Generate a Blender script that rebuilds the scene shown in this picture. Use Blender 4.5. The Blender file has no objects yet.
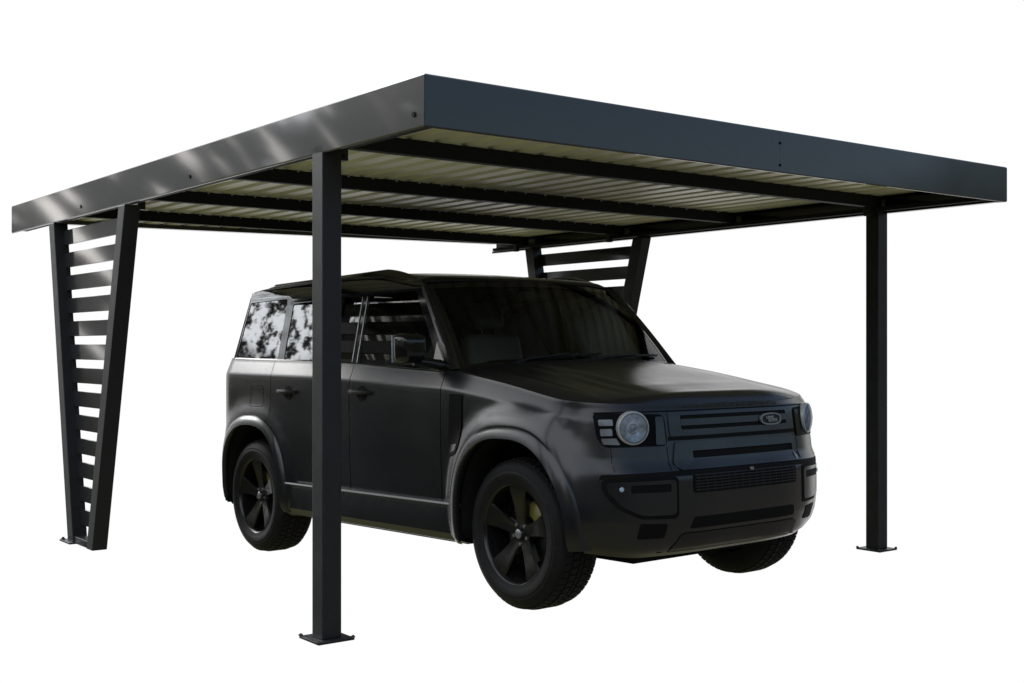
import bpy, bmesh, math, random
from mathutils import Vector, Matrix
random.seed(4)
PI = math.pi
scn = bpy.context.scene
COL = scn.collection

# ------------------------------------------------------------------ helpers
class MB:
    """collects shapes; build() links them as ONE mesh object"""
    def __init__(s): s.v = []; s.f = []
    def add(s, vs, fs, M=None):
        b = len(s.v)
        s.v += [tuple(M @ Vector(p)) if M else tuple(p) for p in vs]
        s.f += [tuple(b + i for i in f) for f in fs]
    def box(s, lo, hi, M=None, bev=0.0):
        x0, y0, z0 = lo; x1, y1, z1 = hi
        if bev <= 0:
            s.add([(x0,y0,z0),(x1,y0,z0),(x1,y1,z0),(x0,y1,z0),(x0,y0,z1),(x1,y0,z1),(x1,y1,z1),(x0,y1,z1)],
                  [(0,3,2,1),(4,5,6,7),(0,1,5,4),(1,2,6,5),(2,3,7,6),(3,0,4,7)], M)
        else:
            bm = bmesh.new(); bmesh.ops.create_cube(bm, size=1)
            bmesh.ops.scale(bm, vec=(x1-x0, y1-y0, z1-z0), verts=bm.verts)
            bmesh.ops.translate(bm, vec=((x0+x1)/2, (y0+y1)/2, (z0+z1)/2), verts=bm.verts)
            bmesh.ops.bevel(bm, geom=bm.edges[:], offset=bev, segments=3, affect='EDGES', profile=.5)
            s.bm(bm, M)
    def bm(s, bm, M=None):
        bm.verts.index_update()
        s.add([v.co[:] for v in bm.verts], [[v.index for v in f.verts] for f in bm.faces], M); bm.free()
    def hexa(s, p, M=None):
        s.add(p, [(0,3,2,1),(4,5,6,7),(0,1,5,4),(1,2,6,5),(2,3,7,6),(3,0,4,7)], M)
    def tube(s, pts, r, n=10, closed=False, caps=True, M=None):
        pts = [Vector(p) for p in pts]; N = len(pts); vs = []; fs = []
        rr = r if isinstance(r, (list, tuple)) else [r] * N
        up = None
        for i, p in enumerate(pts):
            a = pts[(i-1) % N] if (closed or i > 0) else p
            b = pts[(i+1) % N] if (closed or i < N-1) else p
            t = (b - a).normalized()
            if up is None:
                up = Vector((0,0,1)) if abs(t.z) < .9 else Vector((1,0,0))
            u = t.cross(up).normalized(); w = u.cross(t).normalized(); up = w
            for k in range(n):
                an = 2*PI*k/n
                vs.append(p + (u*math.cos(an) + w*math.sin(an)) * rr[i])
        for i in range(N if closed else N-1):
            for k in range(n):
                fs.append((i*n+k, i*n+(k+1)%n, ((i+1)%N)*n+(k+1)%n, ((i+1)%N)*n+k))
        if caps and not closed:
            fs.append(tuple(range(n))[::-1]); fs.append(tuple((N-1)*n+k for k in range(n)))
        s.add(vs, fs, M)
    def lathe(s, prof, n=64, M=None, close=False):
        """prof: (radius, y) pairs turned round the y axis"""
        vs = []; fs = []; m = len(prof)
        for k in range(n):
            a = 2*PI*k/n
            for r, y in prof: vs.append((r*math.cos(a), y, r*math.sin(a)))
        for k in range(n):
            k2 = (k+1) % n
            for i in range(m if close else m-1):
                j = (i+1) % m
                fs.append((k*m+i, k*m+j, k2*m+j, k2*m+i))
        s.add(vs, fs, M)
    def cyl(s, c0, c1, r, n=24, r2=None):
        s.tube([c0, c1], [r, r2 if r2 is not None else r], n)
    def grid(s, P, M=None, flip=False):
        n = len(P); m = len(P[0]); vs = [p for row in P for p in row]; fs = []
        for i in range(n-1):
            for j in range(m-1):
                q = (i*m+j, (i+1)*m+j, (i+1)*m+j+1, i*m+j+1)
                fs.append(q[::-1] if flip else q)
        s.add(vs, fs, M)
    def build(s, name, mat, parent=None, smooth=None, solid=None, weld=False, bevel=None, label=None):
        me = bpy.data.meshes.new(name); me.from_pydata(s.v, [], s.f)
        bm = bmesh.new(); bm.from_mesh(me)
        if weld: bmesh.ops.remove_doubles(bm, verts=bm.verts, dist=1e-4)
        if weld is not False or True: bmesh.ops.recalc_face_normals(bm, faces=bm.faces)
        bm.to_mesh(me); bm.free()
        o = bpy.data.objects.new(name, me); COL.objects.link(o)
        me.materials.append(mat)
        if smooth is not None:
            me.polygons.foreach_set('use_smooth', [True]*len(me.polygons))
            me.set_sharp_from_angle(angle=math.radians(smooth))
        if solid:
            m = o.modifiers.new('s', 'SOLIDIFY'); m.thickness = solid; m.offset = -1
        if bevel:
            m = o.modifiers.new('b', 'BEVEL'); m.width = bevel; m.segments = 2; m.limit_method = 'ANGLE'
        if parent: o.parent = parent
        if label: o['label'] = label
        return o

def thing(name, label, cat, M):
    o = bpy.data.objects.new(name, None); COL.objects.link(o)
    o.matrix_world = M; o['label'] = label; o['category'] = cat
    o.empty_display_size = .3
    return o
def dup(o, parent, M=None):
    c = o.copy(); COL.objects.link(c); c.parent = parent
    if M is not None: c.matrix_local = M
    for g in list(o.children):
        dup(g, c)
    return c
def rrect(x0, y0, x1, y1, r, n=6):
    P = []
    for cx, cy, a0 in ((x1-r, y1-r, 0), (x0+r, y1-r, 90), (x0+r, y0+r, 180), (x1-r, y0+r, 270)):
        for k in range(n+1):
            a = math.radians(a0 + 90*k/n); P.append((cx + r*math.cos(a), cy + r*math.sin(a)))
    return P
def rpoly(pts, r, n=5):
    """polygon with rounded corners"""
    out = []; N = len(pts)
    for i in range(N):
        p = Vector(pts[i]); a = Vector(pts[i-1]) - p; b = Vector(pts[(i+1) % N]) - p
        rr = min(r, a.length*.45, b.length*.45); a = p + a.normalized()*rr; b = p + b.normalized()*rr
        for k in range(n+1):
            t = k/n; out.append(tuple(a*(1-t)**2 + p*2*t*(1-t) + b*t*t))
    return out
def plate(outer, holes=(), cut=None):
    """2-D polygon with holes as triangles: (verts, faces)"""
    bm = bmesh.new()
    for loop in (outer, *holes):
        vs = [bm.verts.new((p[0], p[1], 0)) for p in loop]
        for i in range(len(vs)): bm.edges.new((vs[i-1], vs[i]))
    bmesh.ops.triangle_fill(bm, use_beauty=True, use_dissolve=False, edges=bm.edges[:])
    if cut:
        for ax in (0, 1):
            lo = min(p[ax] for p in outer); hi = max(p[ax] for p in outer); n = int((hi-lo)/cut)+1
            for k in range(1, n):
                co = [0,0,0]; no = [0,0,0]; co[ax] = lo+(hi-lo)*k/n; no[ax] = 1
                bmesh.ops.bisect_plane(bm, geom=bm.verts[:]+bm.edges[:]+bm.faces[:], plane_co=co, plane_no=no)
    bm.verts.index_update()
    r = [(v.co.x, v.co.y) for v in bm.verts], [[v.index for v in f.verts] for f in bm.faces]
    bm.free(); return r

# ------------------------------------------------------------------ materials
def mat(name, col, rough=.4, metal=0, spec=.5, var=.0, vscale=30, bump=0, bscale=200, coat=0, croughn=.1, rvar=0):
    m = bpy.data.materials.new(name); m.use_nodes = True
    nt = m.node_tree; b = nt.nodes['Principled BSDF']
    b.inputs['Base Color'].default_value = (*col, 1); b.inputs['Roughness'].default_value = rough
    b.inputs['Metallic'].default_value = metal; b.inputs['Specular IOR Level'].default_value = spec
    b.inputs['Coat Weight'].default_value = coat; b.inputs['Coat Roughness'].default_value = croughn
    tc = nt.nodes.new('ShaderNodeTexCoord')
    if var or rvar:
        n = nt.nodes.new('ShaderNodeTexNoise'); n.inputs['Scale'].default_value = vscale; n.inputs['Detail'].default_value = 6
        nt.links.new(tc.outputs['Object'], n.inputs['Vector'])
        if var:
            mx = nt.nodes.new('ShaderNodeMix'); mx.data_type = 'RGBA'
            mx.inputs[6].default_value = tuple(c*(1-var) for c in col)+(1,); mx.inputs[7].default_value = tuple(min(1, c*(1+var)) for c in col)+(1,)
            nt.links.new(n.outputs['Fac'], mx.inputs[0]); nt.links.new(mx.outputs[2], b.inputs['Base Color'])
        if rvar:
            mr = nt.nodes.new('ShaderNodeMapRange'); mr.inputs[1].default_value = .3; mr.inputs[2].default_value = .7
            mr.inputs[3].default_value = rough*(1-rvar); mr.inputs[4].default_value = rough*(1+rvar)
            nt.links.new(n.outputs['Fac'], mr.inputs[0]); nt.links.new(mr.outputs[0], b.inputs['Roughness'])
    if bump:
        n = nt.nodes.new('ShaderNodeTexNoise'); n.inputs['Scale'].default_value = bscale; n.inputs['Detail'].default_value = 3
        nt.links.new(tc.outputs['Object'], n.inputs['Vector'])
        bp = nt.nodes.new('ShaderNodeBump'); bp.inputs['Strength'].default_value = bump; bp.inputs['Distance'].default_value = .002
        nt.links.new(n.outputs['Fac'], bp.inputs['Height']); nt.links.new(bp.outputs[0], b.inputs['Normal'])
    return m
def glassmat(name, tint, rough=.015, ior=1.5, dark=.0):
    m = bpy.data.materials.new(name); m.use_nodes = True; nt = m.node_tree; nt.nodes.clear()
    out = nt.nodes.new('ShaderNodeOutputMaterial'); mx = nt.nodes.new('ShaderNodeMixShader')
    fr = nt.nodes.new('ShaderNodeFresnel'); fr.inputs['IOR'].default_value = ior
    tr = nt.nodes.new('ShaderNodeBsdfTransparent'); tr.inputs[0].default_value = (*tint, 1)
    gl = nt.nodes.new('ShaderNodeBsdfGlossy'); gl.inputs['Roughness'].default_value = rough
    nt.links.new(fr.outputs[0], mx.inputs[0]); nt.links.new(tr.outputs[0], mx.inputs[1]); nt.links.new(gl.outputs[0], mx.inputs[2])
    nt.links.new(mx.outputs[0], out.inputs[0]); return m
M_STEEL = mat('powder_coated_steel', (.0145, .0155, .017), .40, spec=.35, var=.12, vscale=9, bump=.06, bscale=500, rvar=.15)
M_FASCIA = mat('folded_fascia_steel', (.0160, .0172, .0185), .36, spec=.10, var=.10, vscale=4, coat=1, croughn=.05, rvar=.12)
M_SHEET = mat('roof_sheet_coating', (.68, .67, .56), .40, spec=.5, var=.10, vscale=3, rvar=.15)
M_PURLIN = mat('purlin_steel', (.013, .014, .016), .6, spec=.15, var=.15, vscale=9)
M_GALV = mat('zinc_plated_bolt', (.55, .55, .54), .35, metal=.9)
M_PAINT = mat('satin_black_paint', (.0060, .0071, .0090), .24, spec=.58, var=.1, vscale=3, rvar=.14)
M_GLOSS = mat('gloss_black_trim', (.006, .006, .007), .07, spec=.5)
M_DARK = mat('black_plastic', (.010, .010, .011), .5, spec=.3, bump=.15, bscale=600)
M_VOID = mat('shade_fill_and_plastic', (.003, .003, .003), .7, spec=.12)  # black parts; also dark patches standing in for shade in slots, recesses and gaps
M_RUBBER = mat('tyre_rubber', (.008, .008, .0085), .62, spec=.14, var=.35, vscale=14, bump=.3, bscale=250)
M_RIM = mat('bronze_black_alloy', (.008, .0076, .007), .22, spec=.4, var=.1)
M_CHROME = mat('bright_chrome', (.7, .7, .7), .12, metal=1)
M_DISC = mat('brake_disc_steel', (.12, .12, .12), .35, metal=1, var=.2)
M_CALIPER = mat('olive_yellow_caliper', (.13, .115, .025), .4)
M_SEAT = mat('dark_seat_leather', (.12, .12, .11), .5, bump=.2, bscale=120)
M_INT = mat('cabin_trim', (.03, .03, .03), .7, spec=.2)
M_GLASS = glassmat('tinted_windscreen_glass', (.94, .98, .92), ior=1.38)
M_PRIV = glassmat('dark_privacy_glass', (.16, .17, .16), ior=2.0)
M_LENS = glassmat('clear_headlight_lens', (.93, .95, .97), ior=1.35)
M_LAMPW = mat('frosted_lamp_plastic', (.62, .66, .70), .25, spec=.6)
M_REFL = mat('lamp_reflector', (.36, .39, .44), .22, metal=.3, var=.85, vscale=42)
M_BADGE = mat('badge_grey', (.42, .43, .43), .35, metal=.6)
M_LETTER = mat('dark_lettering', (.004, .004, .004), .25)
M_BRONZE = mat('satin_bronze_reflector', (.25, .17, .08), .35)

# ------------------------------------------------------------------ camera
H_CAM = 1.42
cam = bpy.data.objects.new('camera', bpy.data.cameras.new('camera')); COL.objects.link(cam)
cam.location = (0, 0, H_CAM); cam.rotation_euler = (PI/2, 0, 0)
cam.data.sensor_width = 36; cam.data.lens = 1228.3/1024*36; cam.data.shift_y = 5.55/1024; cam.data.clip_end = 500
scn.camera = cam
M_BADGE_DK = mat('moulding_highlight_grey', (.085, .087, .09), .32, spec=.6)  # grey puts the sky highlight along the ledge into its colour
M_GLASS_SIDE = glassmat('tinted_door_glass', (.28, .30, .28))
M_BOLT = mat('dark_anchor_bolt', (.10, .10, .10), .4, metal=.6)
M_RING = mat('lamp_ring_plastic', (.33, .335, .34), .22, spec=.6)
M_DRL = mat('daylight_lamp_glass', (.13, .14, .16), .15, spec=.7)
M_DRL2 = mat('turn_lamp_glass', (.10, .105, .115), .15, spec=.7)
M_BADGE2 = mat('badge_rim', (.20, .205, .21), .3, metal=.5)
M_FOG = mat('fog_lamp_glass', (.30, .40, .54), .1, spec=.7)
M_VENT = mat('vent_black', (.0018, .002, .0024), .5, spec=.07)
M_PANO = mat('gloss_roof_side', (.006, .006, .007), .06, spec=1.0)
M_ROOF = mat('gloss_black_roof', (.010, .010, .010), .14, spec=.5)
# ------------------------------------------------------------------ the carport
TH = .652
MC = Matrix.Translation((-.9107, 5.9006, 0)) @ Matrix.Rotation(TH, 4, 'Z')      # a along the front, b into the depth
carport = thing('carport', 'dark grey steel carport with corrugated flat roof over the black car', 'carport', MC)
W, PS, HB, FH = 4.35, .105, 2.353, .226
LX, Y0, Y1, Y1R = 4.477, -.89, 5.276, 4.62

def make_post(a):
    m = MB(); m.box((a, 0, .012), (a+PS, PS, HB+.04), bev=.005)
    p = m.build('post', M_STEEL, carport, )
    m = MB(); m.box((a-.046, -.046, 0), (a+PS+.046, PS+.046, .012), bev=.002)
    m.build('base_plate', M_STEEL, p, smooth=30)
    for i, (dx, dy) in enumerate(((-.04, -.04), (PS+.04, -.04), (-.04, PS+.04), (PS+.04, PS+.04))):
        m = MB(); m.cyl((a+dx, dy, .012), (a+dx, dy, .019), .011, 6); m.cyl((a+dx, dy, .018), (a+dx, dy, .023), .006, 10)
        m.build('anchor_bolt', M_BOLT, p, smooth=30)
    return p
make_post(0.0); make_post(W)

# V-shaped slatted supports at the back
def make_support(a0, a1, side, sh=0):
    # members run from close feet up to a wide top; drawn in the b-z plane
    root = None
    m = MB()
    def member(f0, f1, t0, t1, z0=.004):
        m.hexa([(a0,f0,z0),(a1,f0,z0),(a1,f1,z0),(a0,f1,z0),(a0,t0,HB),(a1,t0,HB),(a1,t1,HB),(a0,t1,HB)])
    F0, F1, T0, T1 = 3.303+sh, 3.425+sh, 2.665+sh, 2.785+sh
    B0, B1, U0, U1 = 3.715+sh, 3.835+sh, 4.165+sh, 4.285+sh
    member(F0, F1, T0, T1); member(B0, B1, U0, U1, .012)
    root = m.build('slatted_support', M_STEEL, carport, bevel=.004)
    # slats
    am = a0 + .070
    z = 2.153 - .1712*12
    for k in range(14):
        zc = z + .1712*(k) - .084
        lo, hi = zc-.056, zc+.056
        if lo < .05: lo = .05
        if hi < lo + .03: continue
        fr = lambda zz: F1 + (T1-F1)*zz/HB - .01
        bk = lambda zz: B0 + (U0-B0)*zz/HB + .01
        m = MB()
        hi = min(hi, HB-.03)
        m.hexa([(am,fr(lo),lo),(am+.022,fr(lo),lo),(am+.022,bk(lo),lo),(am,bk(lo),lo),(am,fr(hi),hi),(am+.022,fr(hi),hi),(am+.022,bk(hi),hi),(am,bk(hi),hi)])
        m.build('slat', M_FASCIA, root, bevel=.0025)
    m = MB(); m.box((a0-.03, 3.70+sh, 0), (a1+.03, 3.93+sh, .012), bev=.002)
    m.build('base_plate', M_STEEL, root, smooth=30)
    for da in (-.012, a1-a0+.012):
        m = MB(); m.cyl((a0+da, 3.90+sh, .012), (a0+da, 3.90+sh, .021), .016, 6); m.cyl((a0+da, 3.90+sh, .02), (a0+da, 3.90+sh, .030), .009, 10)
        m.build('anchor_bolt', M_BOLT, root, smooth=30)
    m = MB(); m.box((a0+.01, F1-.02, .004), (a1-.01, B0+.02, .055), bev=.004)
    m.build('foot_bracket', M_STEEL, root, smooth=30)
make_support(0.0, PS, -1); make_support(W, W+PS, 1, -.29)

# fascia: folded trays with a lip below and above
def fascia(p0, p1, inward, name='fascia', lip=.012):
    """p0,p1 ground points of the outer face, inward unit vector"""
    p0 = Vector((*p0, 0)); p1 = Vector((*p1, 0)); n = Vector((*inward, 0)); z0, z1 = HB, HB+FH
    m = MB(); L = (p1-p0).normalized()
    def strip(prof):   # prof: (inset, z, mitre)
        vs = []
        for q, s in ((p0, 1), (p1, -1)):
            for i, z in prof: vs.append(q + n*i + L*(s*i*MIT[0 if s > 0 else 1]) + Vector((0,0,z)))
        k = len(prof); m.add([tuple(v) for v in vs], [(i, i+1, k+i+1, k+i) for i in range(k-1)])
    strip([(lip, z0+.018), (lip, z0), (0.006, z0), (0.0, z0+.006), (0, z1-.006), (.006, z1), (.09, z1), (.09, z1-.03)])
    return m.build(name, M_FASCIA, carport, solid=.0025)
MIT = (1, 1)
f_front = fascia((0, Y0), (LX, Y0), (0, 1))
MIT = (1, 0)
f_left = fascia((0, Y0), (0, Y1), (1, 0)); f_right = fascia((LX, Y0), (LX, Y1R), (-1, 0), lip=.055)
def screw(parent, p, axis, r=.009):
    m = MB(); q = Vector(p); a = Vector(axis); m.cyl(q - a*.001, q + a*.005, r, 8); m.build('screw', M_VOID, parent, smooth=30)
for z in (2.511, 2.393): screw(f_front, (2.269, Y0, z), (0,-1,0), .007)
for b in (-.81, 1.596, 3.535): screw(f_left, (0, b, 2.415), (-1,0,0), .012)
m = MB(); m.box((2.269, Y0-.0004, HB+.006), (2.2700, Y0+.002, HB+FH-.006)); m.build('joint', M_STEEL, f_front)
yb = lambda a: Y1 + (Y1R-Y1)*a/LX
# back gutter between the side fascias
m = MB(); m.grid([[(a, b, z) for b, z in ((yb(a)-.10, 2.475), (yb(a)-.10, 2.44), (yb(a)-.01, 2.44), (yb(a)-.01, 2.50))] for a in (.06, LX-.06)])
m.build('gutter', M_FASCIA, carport, solid=.0025)

# roof sheet, corrugated along the depth
m = MB(); pitch = .172; P = []
ns = int((LX-.02)/pitch)
prof = []
a = .01
while a < LX-.01:
    for da, dz in ((0, 0), (.096, 0), (.116, .034), (.152, .034)):
        if a+da < LX-.01: prof.append((a+da, dz))
    a += pitch
ZS = 2.476
for k in range(13):
    P.append([(a, Y0+.01+(yb(a)-Y0-.04)*k/12, ZS+dz) for a, dz in prof])
m.grid(P); m.build('roof_sheet', M_SHEET, carport, solid=.0012)

# beams down both sides and purlins across
for a0, a1 in ((.02, .09), (LX-.125, LX-.055)):
    m = MB(); m.box((a0, Y0+.06, HB+.012), (a1, yb(a1)-.11, ZS-.082), bev=.003); m.build('side_beam', M_PURLIN, carport)
bolt0 = None
for b in (.02, 1.37, 2.67, 4.02):
    m = MB(); m.box((.06, b, ZS-.081), (LX-.06, b+.06, ZS-.0015), bev=.004)
    pu = m.build('purlin', M_PURLIN, carport)
    for k in range(25 if b > 1 else 0):
        aa = .01 + pitch*k + .048
        if aa < .1 or aa > LX-.1: continue
        if bolt0 is None:
            m = MB(); m.cyl((0,0,-.012), (0,0,.003), .008, 8); m.cyl((0,0,-.003), (0,0,.003), .013, 8)
            bo = bolt0 = m.build('roof_screw', M_BADGE, pu, smooth=30)
        else:
            bo = bolt0.copy(); COL.objects.link(bo); bo.parent = pu
        bo.location = (aa, b-.016, ZS-.001)
for a, b in ((PS+.02, .03), (W-.06, .03), (W-.06, 2.72), (W-.06, 4.05), (PS+.02, 2.72)):
    m = MB(); m.box((a, b, HB-.02), (a+.035, b+.05, ZS-.07), bev=.003); m.cyl((a+.0175, b-.008, HB), (a+.0175, b+.06, HB), .009, 6)
    m.build('cleat', M_STEEL, carport)
CARM = [[0.623996, 0.781218, -0.018099, 0.779598], [-0.781022, 0.624251, 0.017774, 7.225457], [0.025183, 0.003045, 0.999678, 0.005241], [0, 0, 0, 1]]
# ---- HULL-BEGIN : plain functions of the car body surface, in metres; x forward from the front axle, y to the car's left, z up
def tab(t, x):
    if x <= t[0][0]: return t[0][1]
    for (a, va), (b, vb) in zip(t, t[1:]):
        if x <= b: return va + (vb - va) * (x - a) / (b - a)
    return t[-1][1]
def stab(t, x, r):
    return (tab(t, x - r) + 2 * tab(t, x) + tab(t, x + r)) / 4
ZB = .305
TOPZ = [(-3.9, 1.435), (-3.25, 1.408), (-2.15, 1.375), (-.55, 1.290), (-.1, 1.222), (.35, 1.135), (.6, 1.10), (.9, 1.085)]
def ztop(x): return stab(TOPZ, x, .12)
INS = [(0, .065), (.05, .025), (.12, .012), (.3, .004), (.5, 0), (.8, .002), (.895, .005), (1, .048)]
XFT = [(0, .64), (.05, .72), (.12, .76), (.22, .795), (.30, .805), (.52, .805), (.575, .795), (.60, .768), (.75, .748), (.93, .730), (.965, .722), (1, .692)]
W0, XS, XR, XRS, XEND = .985, .30, -3.37, -3.37, -3.72
def sgnp(v, e): return abs(v) ** e
WHEELS = (0.0, -3.022)
def archr(x, z, xc, a=.49, b=.555):
    return (abs((x - xc) / a) ** 2.5 + abs(max(0, z - .407) / b) ** 2.5) ** .4
def smooth(e0, e1, v):
    q = min(1, max(0, (v - e0) / (e1 - e0))); return q * q * (3 - 2 * q)
def bulge(x, z):
    s = 0
    for xc in WHEELS:
        r = archr(x, z, xc)
        s = max(s, (smooth(1.30, 1.03, r) if r > 1.02 else 1) * (1 if xc == 0 else .62))
    return .048 * s
def outline(u, t):
    """u: ('s', x) side, ('f', a 0..1) front corner and nose to the centre, ('r', a) tail; returns x, y (y <= 0), z"""
    d = stab(INS, t, .008); w = W0 - d
    kind, v = u
    if kind == 's':
        x, y = v, w
        z = ZB + (ztop(x) - ZB) * t
        return x, -(y + bulge(x, z) * (1 - smooth(.86, .97, t))), z
    if kind == 'f':
        xf = stab(XFT, t, .008); n = 2.08; yc = .20
        import math
        if v <= .8:
            th = v / .8 * math.pi / 2
            x = XS + (xf - XS) * math.sin(th) ** (2 / n); y = yc + (w - yc) * math.cos(th) ** (2 / n)
        else:
            x, y = xf, yc * (1 - (v - .8) / .2)
        zb = ZB + .05*smooth(.60, .93, y)
        z = zb + (ztop(x) - zb) * t
        return x, -(y + bulge(x, z) * (1 - smooth(.86, .97, t)) * smooth(.5, .9, y / w)), z
    import math
    xr = XEND + d * .9; n = 2.3; yc = w - .36
    if v <= .8:
        th = v / .8 * math.pi / 2
        x = XRS + (xr - XRS) * math.sin(th) ** (2 / n); y = yc + (w - yc) * math.cos(th) ** (2 / n)
    else:
        x, y = xr, yc * (1 - (v - .8) / .2)
    z = ZB + (ztop(x) - ZB) * t
    return x, -(y + bulge(x, z) * (1 - smooth(.86, .97, t)) * smooth(.5, .9, y / w)), z
# ---- HULL-END
# ------------------------------------------------------------------ the car
CM = Matrix(CARM) ; 
car = thing('parked_car', 'satin black boxy off-road car with raised roof edges, parked under the carport', 'car', CM)
S = outline
# --- body shell with doors split out of the same surface
TR = sorted(set([0, .025, .05, .085, .12, .16] + [.2 + .035*k for k in range(20)] + [.90, .91, .92, .93, .94, .95, .96, .97, .98, .99, 1.0, .215, .222, .885]))
DX = (-.655, -1.675, -2.755)           # door edges: front, middle post, rear
GAP = .0032
cols = [XRS + (XS - XRS)*k/118 for k in range(119)]
for e in DX:
    cols = [c for c in cols if abs(c-e) > .014] + [e-GAP, e+GAP]
cols.sort()
US = [('r', 1-k/26) for k in range(26)] + [('s', c) for c in cols] + [('f', (k+1)/44) for k in range(44)]
def face_owner(i, j):
    u0, u1 = US[i], US[i+1]
    if u0[0] == 's' and u1[0] == 's':
        xm = (u0[1]+u1[1])/2
        tm = (TR[j]+TR[j+1])/2
        if -2.755-GAP < xm < -.655+GAP and tm > .215:
            if any(abs(xm-e) < GAP*.9 for e in DX) or tm < .222: return 'gap'
            return 'door_front' if xm > -1.675 else 'door_rear'
    return 'body'
shell = {}
for side in (1, -1):
    for i in range(len(US)-1):
        for j in range(len(TR)-1):
            q = [S(US[i], TR[j]), S(US[i+1], TR[j]), S(US[i+1], TR[j+1]), S(US[i], TR[j+1])]
            cx = sum(p[0] for p in q)/4; cz = sum(p[2] for p in q)/4; cyy = sum(p[1] for p in q)/4
            if cyy < -.55 and any(archr(cx, cz, xc) < .965 for xc in WHEELS): continue
            ow = face_owner(i, j)
            key = (ow, side) if ow != 'body' else ('body', 0)
            if ow == 'gap': q = [(p[0], p[1]+.004, p[2]) for p in q]; key = ('gap', 0)
            if ow == 'gap': ow_i = 1
            d = shell.setdefault(key, ({}, [], []))
            ids = []
            for (ii, jj), p in zip(((i,j),(i+1,j),(i+1,j+1),(i,j+1)), q):
                k = (ii, jj, side if abs(p[1]) > 1e-6 else 0)
                if k not in d[0]: d[0][k] = len(d[1]); d[1].append((p[0], p[1]*side, p[2]))
                ids.append(d[0][k])
            d[2].append(ids if side > 0 else ids[::-1])
doors = {}
for (ow, side), (_, vs, fs) in shell.items():
    m = MB(); m.v = vs; m.f = [tuple(f) for f in fs]
    if ow == 'body': body = m.build('body', M_PAINT, car, smooth=40)
    elif ow == 'gap': m.build('door_seal', M_VOID, car)
    else: doors[(ow, side)] = m.build('door', M_PAINT, car, smooth=40)

# --- hood, one crowned panel between the two fender edges
def ytop(x):
    lo = None
    if x <= XS: return abs(S(('s', x), 1)[1])
    a, b = 0.0, .8
    for _ in range(40):
        c = (a+b)/2
        if S(('f', c), 1)[0] < x: a = c
        else: b = c
    return abs(S(('f', a), 1)[1])
XF1 = S(('f', .81), 1)[0]
def hood_z(x, s):
    base = ztop(x); fr = min(1, max(0, (XF1-x)/.085)); fr = (1-(1-fr)**2.4)
    z = base + .062*(1-abs(s)**4.5)*fr
    ay = abs(s)*ytop(x); f2 = smooth(XF1-.06, XF1-.30, x)
    z += .014*(1-smooth(.44, .54, ay))*f2*smooth(-.65, -.3, x)
    z -= .008*smooth(.56,.61,ay)*(1-smooth(.74,.79,ay))*f2
    return z
XH0 = -.70
hx = [XH0 + (XF1-.0005-XH0)*(1-(1-k/46)**1.7) for k in range(47)]
hs = [-1+2*k/80 for k in range(81)]
P = []
for x in hx:
    w = ytop(x)
    P.append([(x, s*w, hood_z(x, s)) for s in hs])
m = MB(); m.grid(P); hood = m.build('hood', M_PAINT, car, smooth=50, solid=.006)
# shut line round the hood nose, and hood lettering
def front_pt(y, t, off=0.0):
    """point on the nose at sideways y, height step t, pushed out by off"""
    a, b = 0.0, 1.0; ay = abs(y)
    for _ in range(40):
        c = (a+b)/2
        if abs(S(('f', c), t)[1]) > ay: a = c
        else: b = c
    p = S(('f', a), t); q = S(('f', max(0, a-.02)), t)
    tx, ty = p[0]-q[0], p[1]-q[1]; l = math.hypot(tx, ty) or 1
    nx, ny = -ty/l, tx/l
    if nx < 0: nx, ny = -nx, -ny
    ny = -abs(ny)
    sg = 1 if y > 0 else -1
    return (p[0]+nx*off, (p[1]+ny*off)*-sg if sg > 0 else p[1]+ny*off, p[2])
def t_of(z): return (z-ZB)/(1.0905-ZB)
def nose(y, z, off=0.0):
    t = t_of(z)
    for _ in range(4):
        p = front_pt(y, t, 0); t += (z-p[2])/(1.09-ZB)
    return front_pt(y, min(1, max(0, t)), off)
def nose_plate(name, m_, parent, pts, off, thick, holes=(), cut=.05, smooth=40):
    """a panel that follows the nose: outline in (y, z)"""
    vs, fs = plate(pts, holes, cut)
    front = [nose(y, z, off) for y, z in vs]; back = [nose(y, z, off-thick) for y, z in vs]
    m = MB(); m.v = front + back; n = len(vs)
    ec = {}
    for f in fs:
        m.f.append(tuple(f)); m.f.append(tuple(n+i for i in f[::-1]))
        for a, b in zip(f, f[1:]+f[:1]): ec[(a, b)] = 1
    for (a, b) in ec:
        if (b, a) not in ec: m.f.append((b, a, n+a, n+b))
    return m.build(name, m_, parent, smooth=smooth)
def mir(p): return [(-y, z) for y, z in p][::-1]

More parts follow.
